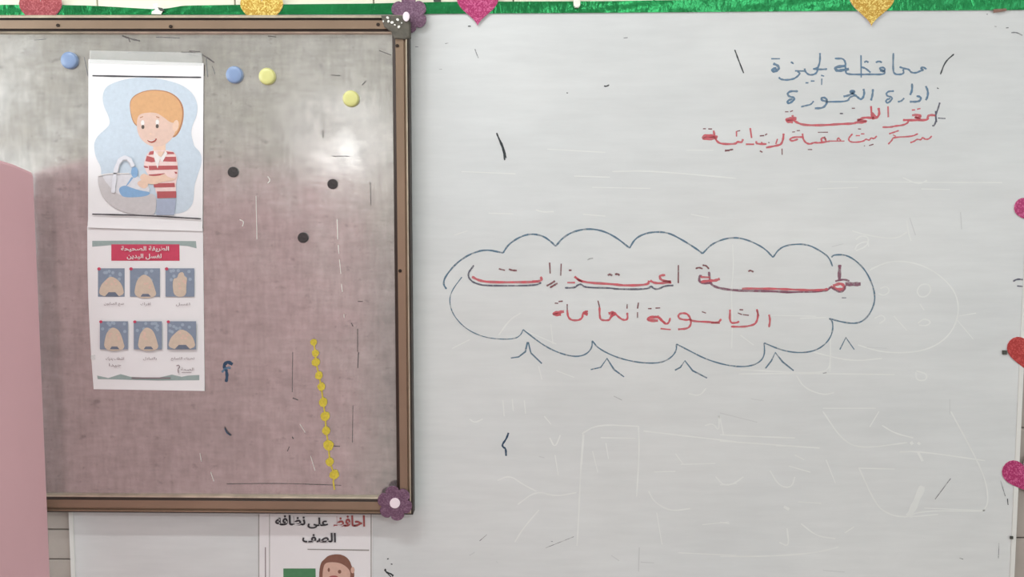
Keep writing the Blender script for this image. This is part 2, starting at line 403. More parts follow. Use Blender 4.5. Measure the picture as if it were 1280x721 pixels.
writing('red handwritten word in the third line at the top right', [
    (W3, R_, 2.6, [[(1115, 195), (1060, 188), (1035, 205), (1040, 240), (920, 242), (790, 240)], [(880, 192), (960, 186), (968, 218), (900, 208), (945, 228), (970, 238)],
                   [(545, 118), (556, 180), (530, 218), (480, 225)], [(470, 100), (478, 215)], [(482, 165), (525, 212)],
                   [(470, 180), (512, 222), (400, 212), (350, 240), (320, 240), (440, 250), (380, 266), (322, 262)], [(640, 102), (643, 212)]]),
    (W3, R_, 2.0, [[(845, 240), (840, 268), (790, 292), (710, 300), (670, 311), (585, 311)], [(878, 140), (912, 138)], [(930, 132), (965, 125)]]),
    (W5, R_, 2.5, [[(965, 262), (940, 275), (790, 280), (640, 292), (440, 292), (362, 262), (330, 235), (325, 190)]]),
    (W5, R_, 3.8, [[(365, 225), (320, 225), (268, 232), (272, 252), (330, 256)]]),
    (W5, M['dark_red_ink'], 1.4, [[(250, 157), (285, 157)], [(300, 157), (330, 145)], [(918, 122), (948, 122)], [(798, 175), (830, 175)]])], cuts=(1101,))
writing('small red handwritten word in the fourth line at the top right', [
    (W3, R_, 1.7, [[(1078, 398), (1050, 430), (1010, 434), (985, 410), (972, 440), (930, 430), (905, 452), (862, 466)], [(940, 376), (880, 405), (690, 412), (682, 440), (642, 482)],
                   [(650, 378), (700, 362), (748, 345)], [(690, 388), (718, 402)], [(528, 398), (500, 430), (470, 415), (455, 445), (420, 428), (398, 450), (340, 462), (260, 460), (243, 430), (262, 402), (285, 378)],
                   [(318, 395), (360, 395)], [(370, 378), (405, 378)], [(205, 450), (58, 450)], [(132, 445), (140, 412), (168, 445)]]),
    (W5, R_, 2.0, [[(700, 450), (590, 470), (540, 463), (500, 482), (460, 470), (430, 430), (425, 375)], [(660, 450), (650, 415), (608, 420), (622, 465)],
                   [(430, 410), (330, 410), (293, 435), (320, 452), (380, 430)]]),
    (W5, M['dark_red_ink'], 1.6, [[(645, 405), (652, 438)], [(578, 362), (680, 362)], [(478, 535), (522, 535)], [(322, 360), (350, 358)], [(368, 346), (400, 345)], [(980, 328), (1010, 330)], [(1038, 498), (1050, 498)], [(1090, 495), (1135, 482)]]),
    (W4, R_, 2.3, [[(876, 375), (872, 430), (852, 485), (800, 497), (700, 516)], [(815, 428), (798, 480)], [(705, 480), (602, 478), (604, 450)], [(655, 478), (658, 458)],
                   [(582, 482), (498, 482)], [(542, 320), (556, 420)], [(470, 430), (458, 465), (412, 455), (398, 480), (250, 480), (205, 450), (186, 400), (176, 345)], [(405, 350), (405, 405)]]),
    (W4, R_, 3.6, [[(215, 415), (160, 397), (80, 397), (68, 425), (170, 426), (190, 410)]]),
    (W4, M['dark_red_ink'], 1.7, [[(860, 525), (862, 588)], [(638, 398), (682, 395)], [(690, 390), (712, 378)], [(638, 548), (665, 562)], [(722, 462), (735, 468)], [(410, 352), (442, 345)],
                   [(70, 327), (98, 327)], [(122, 328), (160, 330)], [(288, 550), (330, 540), (372, 533)], [(290, 540), (335, 548)]])], cuts=(982, 1057, 1104))
writing('short dark stray mark', [
    ((860, 50, 3.765), K, 1.5, [[(220, 46), (240, 100), (262, 156)], [(1252, 66), (1210, 102), (1188, 162)], [(1172, 225), (1180, 229)]]),
    (W3, M['dark_ink'], 1.8, [[(1158, 65), (1140, 130), (1115, 190), (1122, 240), (1105, 295), (1082, 297)], [(1115, 150), (1126, 262)], [(1140, 220), (1215, 225)]]),
    ((560, 130, 3.556), K, 1.7, [[(216, 128), (236, 180), (246, 205), (252, 250)], [(225, 150), (246, 190), (258, 240)]]),
    ((480, 0, 4), K, 1.5, [[(1100, 430), (1112, 432), (1126, 424)], [(912, 464), (920, 465)], [(420, 131), (434, 131)]]),
    ((480, 0, 4), M['smudge'], 1.0, [[(156, 234), (172, 234)], [(306, 218), (322, 215)], [(275, 347), (290, 346)], [(455, 245), (462, 268), (472, 290)], [(1198, 190), (1218, 188)]]),
    ((560, 480, 2.99), M['navy_ink'], 2.0, [[(226, 182), (218, 205), (202, 226), (206, 236), (216, 240), (217, 268)]]),
    ((560, 480, 2.99), M['smudge'], .9, [[(118, 586), (145, 562)], [(385, 588), (392, 588)], [(620, 45), (650, 60)], [(365, 612), (470, 570)]]),
    ((900, 440, 2.566), K, 1.3, [[(922, 470), (924, 490)]]),
    ((900, 440, 2.566), M['smudge'], 1.0, [[(895, 612), (893, 662)], [(900, 412), (915, 462)], [(740, 405), (690, 472)], [(768, 660), (780, 664)], [(342, 66), (330, 68)]]),
    ((1000, 200, 2.771), M['dark_ink'], 1.8, [[(738, 420), (752, 412), (772, 414)], [(752, 436), (776, 438)]]),
    ((1200, 0, 12), M['smudge'], 1.3, [[(770, 490), (830, 485), (880, 500), (935, 530)], [(520, 395), (550, 400)], [(400, 212), (418, 214)], [(690, 418), (730, 415)]]),
    ((300, 600, 4.923), K, 1.6, [[(905, 485), (915, 483)], [(928, 515), (938, 518)], [(893, 545), (900, 570), (930, 575), (942, 592)], [(895, 560), (945, 585)], [(888, 552), (930, 596)]]),
], 'marker_mark', each=True)
D1, D2 = (540, 280, 3.603), (820, 280, 3.603)
writing('scalloped blue cloud outline drawn round the heading', [
    (D1, M['cloud_ink'], 1.9, [[(65, 292), (50, 270), (60, 235), (110, 175), (170, 135), (240, 113), (320, 130)], [(320, 130), (345, 90), (400, 55), (450, 43), (500, 53), (535, 78), (557, 100)],
                  [(557, 100), (590, 60), (640, 32), (705, 20), (770, 30), (830, 60), (890, 108)], [(890, 108), (915, 65), (960, 42), (1012, 34), (1068, 40), (1125, 70), (1185, 107), (1219, 133)]]),
    (D2, M['cloud_ink'], 1.7, [[(210, 133), (250, 90), (310, 65), (370, 60), (430, 78), (490, 110), (527, 150)], [(527, 150), (555, 110), (600, 92), (680, 90), (740, 120), (780, 150), (795, 190)],
                  [(790, 150), (800, 138), (860, 138), (920, 180), (960, 235), (987, 310), (982, 370), (945, 430), (900, 449), (840, 442), (780, 425)]]),
    (D2, M['cloud_ink'], 1.5, [[(780, 425), (797, 440), (795, 490), (770, 535), (720, 570), (650, 581), (570, 570), (487, 535)], [(487, 535), (490, 590), (465, 625), (410, 643), (330, 639), (230, 611), (150, 570), (92, 540)],
                  [(92, 540), (92, 570), (70, 600), (30, 622), (-20, 627), (-90, 622), (-180, 600), (-260, 560), (-287, 525)]]),
    (D1, M['cloud_ink'], 1.5, [[(722, 525), (720, 560), (690, 590), (640, 598), (570, 580), (500, 545), (410, 475)]]),
    (D1, M['cloud_ink'], 1.1, [[(410, 475), (400, 500), (370, 518), (290, 518), (220, 505), (150, 470), (95, 410), (77, 350), (88, 300), (135, 238)]])], 'drawn_cloud')
writing('small blue caret under the cloud outline', [
    (D1, M['cloud_ink'], 1.8, [[(355, 603), (390, 598), (420, 575), (430, 532), (434, 532), (445, 580), (495, 628)], [(715, 655), (760, 645), (788, 605), (820, 655), (865, 688)]]),
    (D2, M['cloud_ink'], 1.8, [[(85, 658), (110, 645), (130, 615), (165, 660), (230, 693)], [(493, 650), (520, 615), (537, 578), (570, 620), (620, 660)], [(828, 565), (855, 511), (893, 565)]])], 'caret_mark', each=True, sharp=True)
C1, C2, C3, C4, C5, C6 = (980, 310, 9.13), (850, 310, 9.13), (570, 310, 8), (710, 310, 8), (680, 350, 8), (820, 350, 8)
PU, DR, DK = M['purple_ink'], M['dark_red_ink'], M['dark_ink']
writing('heading word in red with a dark second stroke inside the cloud', [
    (C1, R_, 3.2, [[(530, 440), (600, 470), (680, 470), (690, 430), (640, 400), (560, 432)]]),
    (C1, PU, 3.6, [[(636, 190), (630, 350), (640, 375)]]), (C1, PU, 4.4, [[(700, 410), (780, 412), (875, 410)]]),
    (C1, PU, 2.2, [[(585, 378), (680, 355), (745, 375)], [(700, 430), (690, 480), (640, 505), (585, 478), (530, 440), (505, 478), (430, 495), (0, 505)]]),
    (C1, R_, 2.4, [[(500, 465), (430, 480), (200, 478), (0, 468), (-190, 462), (-480, 462)]]), (C1, DK, 1.3, [[(660, 567), (710, 567)]]),
    (C2, PU, 2.6, [[(1278, 505), (1000, 490), (700, 487), (500, 468), (400, 442), (345, 405), (330, 270)], [(345, 400), (222, 400), (218, 318), (250, 318)]]),
    (C2, R_, 3.0, [[(240, 385), (340, 370), (400, 372), (455, 350)], [(235, 330), (345, 335)]]),
    (C2, DR, 1.8, [[(178, 235), (215, 220), (258, 235)], [(258, 195), (300, 200), (330, 238)], [(780, 268), (800, 252), (840, 272)]]),
    (C4, DR, 2.0, [[(1104, 170), (1103, 350)]]),
    (C4, R_, 2.6, [[(972, 270), (925, 272), (915, 295), (940, 325), (1052, 342), (960, 348), (870, 352), (820, 325)], [(810, 325), (800, 368), (560, 375), (450, 360), (140, 342), (65, 285)], [(-8, 345), (70, 345)], [(950, 330), (1030, 332)], [(90, 310), (140, 335)]]),
    (C4, DK, 1.9, [[(1055, 373), (970, 376), (905, 411), (860, 408), (828, 375), (805, 411), (480, 411), (430, 398), (170, 395), (130, 358), (95, 370), (70, 396), (-30, 397)]]),
    (C4, DR, 2.2, [[(398, 272), (420, 260), (442, 275)], [(470, 262), (500, 258), (515, 275)], [(8, 222), (36, 222)]]),
    (C4, M['smudge'], 1.1, [[(195, 120), (215, 105), (250, 102)]]),
    (C3, DR, 2.0, [[(1052, 155), (1047, 275)], [(936, 145), (942, 255)], [(905, 378), (950, 355), (990, 328)], [(940, 395), (980, 372), (1015, 352)]]),
    (C3, R_, 2.7, [[(842, 290), (862, 305), (840, 330), (780, 340), (350, 342), (230, 325), (160, 285)], [(760, 330), (820, 330)]]),
    (C3, DK, 1.8, [[(178, 172), (150, 210), (125, 245), (123, 290), (160, 335), (220, 360), (300, 376), (790, 376), (852, 345)]]),
    (C3, DR, 1.9, [[(428, 207), (490, 222)], [(528, 210), (560, 222), (608, 224)]])], 'marker_heading', cuts=(860,))
writing('red handwritten word under the heading inside the cloud', [
    (C6, R_, 2.2, [[(1130, 345), (1142, 400), (1130, 472)], [(1008, 290), (1022, 350), (1008, 415), (980, 447), (880, 468), (750, 465)], [(740, 295), (736, 430), (810, 427), (832, 412)],
                   [(652, 388), (625, 427), (560, 420), (370, 412), (345, 392), (300, 400), (228, 385), (222, 350), (250, 330), (310, 333), (345, 380), (352, 440), (320, 485), (220, 492)],
                   [(142, 378), (130, 425), (100, 442), (60, 410), (20, 370), (-10, 365)], [(45, 485), (148, 495)], [(550, 428), (640, 430)], [(1012, 300), (1028, 360)]]),
    (C6, DR, 1.8, [[(835, 295), (872, 298)], [(818, 328), (860, 345)], [(868, 345), (928, 352)], [(458, 315), (500, 330)]]),
    (C5, R_, 3.2, [[(1150, 368), (1045, 372), (1040, 405), (1140, 405)], [(428, 315), (395, 330), (438, 345)], [(200, 315), (150, 320), (95, 330), (105, 348), (170, 343)], [(645, 335), (700, 320), (690, 345), (665, 365)]]),
    (C5, R_, 2.2, [[(1150, 368), (1180, 402), (1220, 440)], [(832, 325), (838, 395), (790, 400), (740, 365), (700, 320)], [(722, 335), (665, 370), (655, 402), (580, 402), (557, 380), (555, 270)],
                   [(440, 312), (388, 325), (385, 375), (350, 402), (275, 402), (240, 370), (232, 300)]]),
    (C5, DR, 1.8, [[(1040, 285), (1076, 285)], [(1115, 280), (1162, 278)], [(945, 225), (935, 285)], [(935, 320), (935, 378)], [(832, 240), (830, 285)], [(555, 270), (540, 205)], [(232, 300), (232, 240)],
                   [(108, 230), (142, 232)], [(145, 215), (188, 210)]])], cuts=(803,))
G1, G2, G3, G4 = (1000, 200, 2.771), (560, 480, 2.99), (900, 440, 2.566), (560, 130, 3.556)
gh = [
    (G1, [[(240, 382), (300, 352), (370, 350), (440, 370), (505, 415), (545, 470), (550, 540), (520, 605), (460, 650), (380, 668), (280, 665), (200, 640)],
          [(405, 455), (415, 432), (445, 428), (455, 450), (440, 472), (415, 475), (405, 455)], [(408, 565), (430, 548), (455, 560), (440, 574), (412, 572)], [(278, 445), (300, 435), (312, 455), (290, 470), (272, 462)],
          [(258, 548), (285, 535), (298, 552), (275, 566)], [(325, 540), (370, 590)], [(415, 498), (430, 520)], [(370, 210), (375, 250), (385, 280)], [(190, 310), (200, 290), (235, 280), (238, 300)],
          [(180, 245), (230, 260), (330, 275), (370, 250)], [(545, 555), (600, 620)], [(550, 540), (610, 530)], [(60, 100), (200, 95)], [(420, 100), (520, 102)], [(105, 600), (105, 720)], [(355, 60), (410, 85), (440, 70)],
          [(100, 75), (700, 78)], [(0, 548), (90, 545)]]),
    (G2, [[(505, 185), (497, 300), (488, 500), (482, 605)], [(508, 190), (500, 300)], [(500, 185), (560, 150), (715, 158)], [(570, 200), (700, 202)], [(712, 160), (715, 250), (705, 420)], [(185, 360), (230, 340), (280, 375), (330, 400)], [(260, 450), (330, 398), (400, 420), (480, 405)],
          [(340, 470), (280, 540), (250, 590)], [(1000, 345), (1030, 380), (1078, 370)], [(730, 175), (900, 195), (1077, 215)], [(960, 155), (990, 145), (1015, 180), (1010, 95), (1030, 190)], [(780, 480), (800, 600)],
          [(750, 400), (770, 440), (830, 475), (905, 465)], [(860, 630), (1077, 640)], [(870, 300), (1000, 296)], [(770, 328), (850, 326)], [(380, 200), (400, 240), (420, 190)], [(360, 120), (385, 150)],
          [(400, 265), (412, 340)], [(540, 250), (560, 330)], [(590, 220), (600, 280)], [(850, 260), (880, 300)], [(205, 60), (210, 120)], [(240, 55), (244, 100)], [(285, 60), (290, 110)], [(80, 130), (100, 145), (130, 130)], [(900, 35), (940, 45), (965, 15)], [(950, 525), (1050, 515)]]),
    (G3, [[(0, 265), (100, 270), (240, 275)], [(0, 285), (190, 298), (320, 308)], [(180, 300), (320, 306)], [(330, 180), (500, 180)], [(330, 190), (390, 280), (450, 310), (600, 290)], [(520, 235), (560, 260), (620, 275)], [(445, 370), (500, 490), (540, 520), (590, 530), (700, 520)],
          [(590, 530), (650, 508), (845, 510)], [(655, 500), (850, 508)], [(600, 530), (640, 430)], [(575, 320), (640, 318), (850, 348)], [(740, 190), (800, 300), (850, 400), (862, 480), (845, 510)], [(245, 75), (270, 115), (330, 138), (365, 130)], [(630, 60), (665, 70), (660, 92), (630, 90), (628, 65)],
          [(0, 655), (150, 655), (300, 645), (380, 625)], [(160, 380), (190, 430), (230, 435), (240, 400)], [(220, 365), (290, 385)], [(240, 330), (270, 345)], [(260, 550), (310, 590), (370, 598)], [(215, 565), (222, 625), (190, 610)],
          [(0, 425), (40, 425), (75, 400)], [(250, 480), (325, 485)], [(60, 70), (250, 68), (560, 72)], [(340, 345), (370, 420)], [(400, 580), (430, 560)], [(0, 545), (30, 550)], [(480, 240), (510, 190)], [(355, 0), (352, 64)], [(560, 375), (445, 372)], [(300, 0), (420, 30), (520, 20)]]),
    (G4, [[(180, 485), (290, 488)], [(390, 470), (420, 480), (470, 478)], [(600, 490), (700, 498)], [(560, 320), (720, 325)], [(730, 300), (900, 296), (1280, 330)], [(60, 300), (300, 310)], [(640, 370), (900, 375)], [(1060, 205), (1180, 205)], [(1080, 490), (1160, 505)], [(440, 200), (700, 215)]]),
    (D1, [[(420, 480), (560, 540)], [(90, 560), (170, 520)], [(300, 500), (350, 430), (400, 400)], [(480, 640), (495, 700)], [(535, 450), (545, 540)], [(560, 660), (640, 690)], [(100, 50), (160, 30)]]),
    (D2, [[(345, 90), (350, 200), (338, 300), (345, 440), (340, 560)], [(900, 70), (925, 50), (960, 60), (950, 100), (900, 120)], [(500, 410), (720, 415)], [(380, 500), (440, 545)], [(970, 200), (1045, 170)], [(785, 600), (780, 660), (700, 672), (380, 655)]]),
]
writing('faint pale traces of erased marker writing', [(o, M['ghost'], 1.5, st) for o, st in gh] +
        [(G3, M['ghost'], 7.0, [[(650, 430), (625, 490), (605, 528)]]), (G3, M['ghost'], 4.0, [[(205, 495), (222, 505)], [(612, 288), (618, 296)], [(634, 290), (642, 296)], [(635, 320), (650, 350)]])],
        'erased_writing', y=-.00012, stuff=True)
writing('faint grey smears left by wiping', [
    (G3, M['ghost_dark'], 1.2, [[(100, 150), (140, 156)], [(690, 470), (740, 405)], [(0, 195), (120, 225)], [(737, 150), (737, 200)], [(330, 700), (400, 705)]]),
    (G1, M['ghost_dark'], 1.2, [[(110, 300), (150, 290)], [(380, 200), (400, 260)], [(232, 648), (302, 652)], [(556, 180), (560, 240)]]),
    (G2, M['ghost_dark'], 1.4, [[(720, 665), (770, 668)], [(180, 662), (186, 668)], [(80, 640), (100, 628)], [(715, 610), (712, 700)], [(340, 270), (360, 275)], [(610, 640), (640, 660)]]),
    ((300, 600, 4.923), M['ghost_dark'], 1.5, [[(420, 440), (780, 445)]])], 'eraser_smear', y=-.00016, stuff=True)

# ------------------------------------------------------------------ steel notice board
YF, YS = -.034, -.016                          # rail front, sheet face
out_r_t, out_r_b = 512.5, 514.5
board_c = P(100, 640, YS)
nb = thing('metal_board', 'grey steel magnetic board in a brown metal frame over the left of the whiteboard', 'notice board', (board_c.x, YS, board_c.z))
TLo, TRo, BRo, BLo = P(-330, 18.5, YF), P(512, 18.5, YF), P(514.5, 643.5, YF), P(-330, 636, YF)
xr = (TRo.x + BRo.x) / 2
xl = xr - 1.22
def lerp(a, b, t): return a + (b - a) * t
def zt(x): return lerp(TLo.z, TRo.z, (x - TLo.x) / (TRo.x - TLo.x))
def zb(x): return lerp(P(70, 640.5, YF).z, P(480, 643.5, YF).z, (x - P(70, 640, YF).x) / (P(480, 643, YF).x - P(70, 640, YF).x))
c_out = [Vector((xl, 0, zt(xl))), Vector((xr, 0, zt(xr))), Vector((xr, 0, zb(xr))), Vector((xl, 0, zb(xl)))]
RW = .031
def offset_corner(i, d):
    sx = 1 if i in (0, 3) else -1; sz = -1 if i in (0, 1) else 1
    return c_out[i] + Vector((sx * d, 0, sz * d))
prof = [(0, -.004, 'dark_shade'), (0, -.031, 'lip'), (.003, -.034, 'lip'), (.0052, -.034, 'dark_shade'), (.0062, -.028, 'dark_shade'), (.0085, -.028, 'bronze'), (.0092, -.032, 'bronze'),
        (.0235, -.031, 'dark_shade'), (.0245, -.027, 'dark_shade'), (.0275, -.026, 'lip'), (.030, -.025, 'lip'), (.031, -.016, 'lip')]
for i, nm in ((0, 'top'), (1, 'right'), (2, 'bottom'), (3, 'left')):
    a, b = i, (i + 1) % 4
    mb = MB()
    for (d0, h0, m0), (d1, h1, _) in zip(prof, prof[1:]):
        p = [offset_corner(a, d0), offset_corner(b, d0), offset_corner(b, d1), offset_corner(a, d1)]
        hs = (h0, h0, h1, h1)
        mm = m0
        if i == 1: mm = 'dark_shade' if d0 < .003 else 'lip' if d0 < .006 else 'bronze' if d0 < .0235 else 'dark_shade'  # right rail: dark outer side is shade put into the colour
        if i == 2: mm = 'dark_shade' if d0 < .003 else 'bronze' if d0 < .0235 else m0  # bottom rail: outer side darkened with the same painted shade
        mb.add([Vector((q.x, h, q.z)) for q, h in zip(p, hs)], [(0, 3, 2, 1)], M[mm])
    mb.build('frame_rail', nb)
mb = MB(); q = [offset_corner(i, .012) for i in range(4)]
mb.add([Vector((v.x, YS, v.z)) for v in q] + [Vector((v.x, -.005, v.z)) for v in q],
       [(0, 3, 2, 1), (4, 5, 6, 7), (0, 1, 5, 4), (1, 2, 6, 5), (2, 3, 7, 6), (3, 0, 4, 7)], M['steel'])
mb.build('steel_sheet', nb)
# grey corner cap at the top right with lumps of dried glue
mb = MB()
mb.prism([(476, 19), (508, 19), (512, 27), (512, 46), (507, 49), (493, 48), (489, 40), (480, 33)], YF - .003, YF + .018, M['corner'], bev=.002)
cap = mb.build('corner_cap', nb)
for gx, gy, gr in ((484.5, 22, 2), (485.5, 26.5, 1.8), (479, 26.5, 1.3), (490, 28, 2.2), (497, 24.5, 2), (493.5, 31, 1.3), (498.5, 33.5, 2), (502, 28.5, 1)):
    mb = MB(); mb.prism(ell(gx, gy, gr, gr * .8, 8, gx), YF - .0052, YF - .002, M['glue'], bev=.0008); mb.build('glue_lump', cap)
for sx, sy, yy in ((72, 31.5, -.0332), (472.5, 30.5, -.0332), (496.5, 57, -.0332), (500, 338.5, -.0332), (213, 33, -.0332)):
    mb = MB(); mb.prism(ell(sx, sy, 2.3, 2.1, 10), yy, yy + .003, M['screw'], bev=.0006); mb.build('screw', nb)
YM = YS - .0003
R6, R7, T1, T2 = (240, 180, 2.773), (240, 420, 3.003), (0, 0, 4), (240, 0, 4)
writing('scratches and scuffs on the steel', [
    (R6, M['scratch'], 1.1, [[(503, 260), (505, 330)], [(507, 350), (509, 380)], [(511, 400), (516, 450)], [(518, 485), (521, 512)], [(526, 590), (528, 602)]]),
    (R6, M['scratch_dark'], 1.1, [[(618, 130), (620, 212)], [(485, 42), (545, 42)], [(575, 545), (592, 546)], [(574, 640), (574, 720)], [(552, 620), (558, 632)]]),
    (R6, M['scratch'], .9, [[(262, 112), (272, 125), (262, 136)], [(165, 262), (180, 268), (175, 285)], [(222, 180), (225, 330)]]),
    (R7, M['scratch_dark'], 1.3, [[(122, 340), (135, 360), (148, 372)], [(376, 378), (380, 386)], [(365, 415), (358, 432)], [(520, 412), (555, 414)], [(378, 232), (398, 240)], [(625, 60), (622, 120)]]),
    (R7, M['scratch_dark'], .8, [[(130, 555), (330, 552), (560, 560)], [(378, 60), (376, 210)], [(604, 260), (602, 400)], [(190, 595), (191, 612)]]),
    (R7, M['scratch'], .9, [[(405, 330), (425, 362)], [(445, 450), (462, 505)], [(70, 510), (82, 545)], [(30, 440), (35, 470)]]),
    (T1, M['scratch_dark'], 1.6, [[(610, 178), (645, 192), (700, 205)], [(640, 185), (650, 210)], [(905, 262), (960, 262), (1010, 270), (1070, 312)], [(940, 270), (985, 280)], [(945, 255), (1000, 258)], [(1022, 325), (1020, 380)]]),
    (T1, M['smudge'], 1.2, [[(780, 185), (900, 190)], [(420, 285), (440, 380)], [(1060, 330), (1075, 370)], [(640, 262), (880, 262)], [(170, 200), (230, 195)], [(1030, 290), (1038, 385)]]),
    (T2, M['scratch_dark'], 1.2, [[(695, 375), (742, 378)], [(935, 252), (995, 275)], [(655, 650), (656, 690)], [(850, 425), (870, 405)], [(380, 180), (420, 184)]]),
], 'scratch', y=YM, parent=nb, stuff=True)
writing('dark blue curled mark inked on the steel', [
    (R7, M['navy_ink'], 3.6, [[(152, 106), (132, 95), (118, 112), (128, 125)]]), (R7, M['blue_ink'], 2.6, [[(112, 135), (130, 118), (145, 120)]]),
    (R7, M['navy_ink'], 3.2, [[(128, 125), (132, 150), (128, 172)]]), ], 'ink_mark', y=YM, parent=nb)

writing('small dark ink tick lower on the steel', [(R7, M['navy_ink'], 1.8, [[(124, 345), (130, 362), (146, 372)]])], 'ink_mark', y=YM, parent=nb)

# ------------------------------------------------------------------ magnets
def magnet(px, py, r, m, label, group=None):
    y0 = YS; t = .0085; c = P(px, py, y0 - t); rr = r * 1.45e-3 * .97
    tmb = MB(); n = 28; prof_ = [(rr, 0), (rr, -t * .55), (rr * .93, -t * .82), (rr * .8, -t * .95), (rr * .4, -t), (0.0001, -t)]
    vs = [(c.x + a * math.cos(2 * math.pi * i / n), y0 + h, c.z + a * math.sin(2 * math.pi * i / n)) for a, h in prof_ for i in range(n)]
    tmb.add(vs, [(k * n + i, k * n + (i + 1) % n, (k + 1) * n + (i + 1) % n, (k + 1) * n + i)[::-1] for k in range(len(prof_) - 1) for i in range(n)], m)
    o = tmb.build('magnet', loc=(c.x, y0, c.z), smooth=True); tag(o, label, 'magnet', group)
magnet(85, 75, 10.8, M['mag_blue'], 'round pale blue magnet left of the boy picture, at the far left', 'round coloured magnets')
magnet(292, 93, 10.8, M['mag_blue'], 'round pale blue magnet right of the boy picture, next to a yellow one', 'round coloured magnets')
magnet(333, 95, 10.6, M['mag_yellow'], 'round pale yellow magnet beside the blue magnet', 'round coloured magnets')
magnet(438, 123, 10.4, M['mag_yellow'], 'round pale yellow magnet on its own near the right rail of the steel board', 'round coloured magnets')
def dark_magnet(px, py, r, label):
    mb = MB(); mb.prism(ell(px, py, r, r, 20), YS - .004, YS, M['mag_dark'], bev=.001)
    c = P(px, py, YS); tag(mb.build('magnet', loc=c), label, 'magnet', 'small dark disc magnets')
dark_magnet(291, 215, 6.6, 'small dark disc magnet nearest to the boy picture')
dark_magnet(415.5, 230, 6.4, 'small dark disc magnet closest to the right rail of the frame')
dark_magnet(378.5, 297, 6.6, 'small dark disc magnet that hangs lowest of the three dark ones')

# ------------------------------------------------------------------ yellow garland
c = P(405, 520, YS)
gl = thing('paper_garland', 'yellow strand of small round paper dots hanging down the steel board', 'garland', c)
beads = [(392, 428, 4)] + [(240 + x / 3.003, 420 + y / 3.003, r) for x, y, r in ((463, 65, 4.2), (465, 98, 4.8), (476, 147, 4.6), (485, 190, 4.8), (492, 248, 5.4), (500, 302, 5.6), (503, 355, 5), (512, 410, 6), (517, 472, 5), (534, 520, 5.6))]
mb = MB()
pts = [(b[0], b[1]) for b in beads] + [(416.5, 602), (418, 612)]
w = [P(x, y, YS - .0012) for x, y in pts]
for a, b in zip(w, w[1:]):
    mb.add([a + Vector((-.0013, 0, 0)), a + Vector((.0013, 0, 0)), b + Vector((.0013, 0, 0)), b + Vector((-.0013, 0, 0)),
            a + Vector((-.0013, .0009, 0)), a + Vector((.0013, .0009, 0)), b + Vector((.0013, .0009, 0)), b + Vector((-.0013, .0009, 0))], [(0, 3, 2, 1), (0, 1, 5, 4), (1, 2, 6, 5), (2, 3, 7, 6), (3, 0, 4, 7)], M['yellow_glit'])
mb.build('strand', gl)
for x, y, r in beads:
    mb = MB(); pl = [(px_ + random.uniform(-.5, .5), py_ + random.uniform(-.5, .5)) for px_, py_ in ell(x, y, r * 1.05, r * 1.12, 10, random.random())]
    mb.prism(pl, YS - .0024, YS - .0014, M['yellow_glit']); mb.build('paper_dot', gl)

# ------------------------------------------------------------------ sheets with prints
def sheet(parent, corners, y, m, lift=lambda u, v: 0, name='sheet', nu=14, nv=20, jit=None):
    tl, tr, br, bl = [Vector(c_) for c_ in corners]; vs = []; fs = []
    for j in range(nv + 1):
        for i in range(nu + 1):
            u, v = i / nu, j / nv
            q = tl.lerp(tr, u).lerp(bl.lerp(br, u), v)
            if jit: q = q + Vector(jit(u, v))
            w = P(q.x, q.y, y); w.y = y - lift(u, v); vs.append(w)
    nF = len(vs)
    for j in range(nv):
        for i in range(nu):
            a = j * (nu + 1) + i; fs.append((a, a + nu + 1, a + nu + 2, a + 1))
    back = [v + Vector((0, .00018, 0)) for v in vs]
    mb = MB(); mb.add(vs + back, fs + [tuple(nF + k for k in f[::-1]) for f in fs], m)
    return mb.build(name, parent, smooth=True)

# --- boy washing hands
p1 = thing('picture_sheet', 'printed cartoon picture of a red-haired boy in a striped shirt washing his hands', 'poster', P(182, 285, YS))
Y1 = YS - .0022
sheet(p1, [(110.5, 74), (254.5, 79), (253.2, 289), (110, 284.3)], Y1, M['paper'],
      lambda u, v: .0022 * max(0, (v - .965) / .035) * (1 - .6 * u) + .0006 * math.sin(u * 9) * (v < .03))
A, Bz = (110, 90, 7.213), (110, 180, 6.553)
def Q(o, pts): return Z(*o, pts)
mb = MB(); L = [0]
def put(pts, m, sm=True, mb_=None, base=Y1):
    L[0] += 1; (mb_ or mb).flat(curve(pts) if sm else pts, base - .0003 - .00004 * L[0], m)
blob = Q(A, [(220, 100), (350, 60), (500, 45), (680, 65), (850, 115), (950, 195), (992, 300), (980, 400), (940, 480), (928, 560), (950, 640)]) + \
       Q(Bz, [(870, 20), (925, 70), (935, 150), (900, 250), (868, 350), (868, 440), (850, 510), (780, 568), (600, 578), (330, 565), (160, 470), (95, 330), (115, 200), (62, 110), (50, 30)]) + \
       Q(A, [(55, 640), (85, 575), (165, 508), (200, 465), (185, 395), (142, 310), (128, 220), (155, 140)])
put(blob, M['p_blob'])
put(Q(A, [(375, 330), (380, 250), (430, 200), (520, 165), (620, 158), (730, 175), (810, 225), (858, 300), (866, 390), (850, 480), (815, 560), (765, 600), (600, 560), (450, 500), (400, 450)]), M['p_hair_dark'])
put(Q(A, [(378, 325), (388, 250), (438, 205), (520, 172), (620, 166), (720, 182), (798, 230), (842, 300), (852, 390), (836, 470), (806, 545), (765, 585), (600, 560), (450, 490), (405, 440)]), M['p_hair'])
put(Q(A, [(585, 640), (700, 620), (700, 740), (590, 740)]), M['p_peach'], False)
put(Q(A, [(445, 400), (490, 370), (610, 362), (680, 405), (740, 455), (790, 460), (790, 540), (750, 610), (690, 660), (620, 678), (560, 665), (500, 630), (458, 575), (438, 500)]), M['p_face'])
put(ell(*Q(A, [(790, 485)])[0], 3.8, 7.5, 14, .2), M['p_peach'], False)
for ex, ey in ((493, 458), (625, 452)):
    put(ell(*Q(A, [(ex, ey)])[0], 2.2, 3.4), M['p_white'], False)
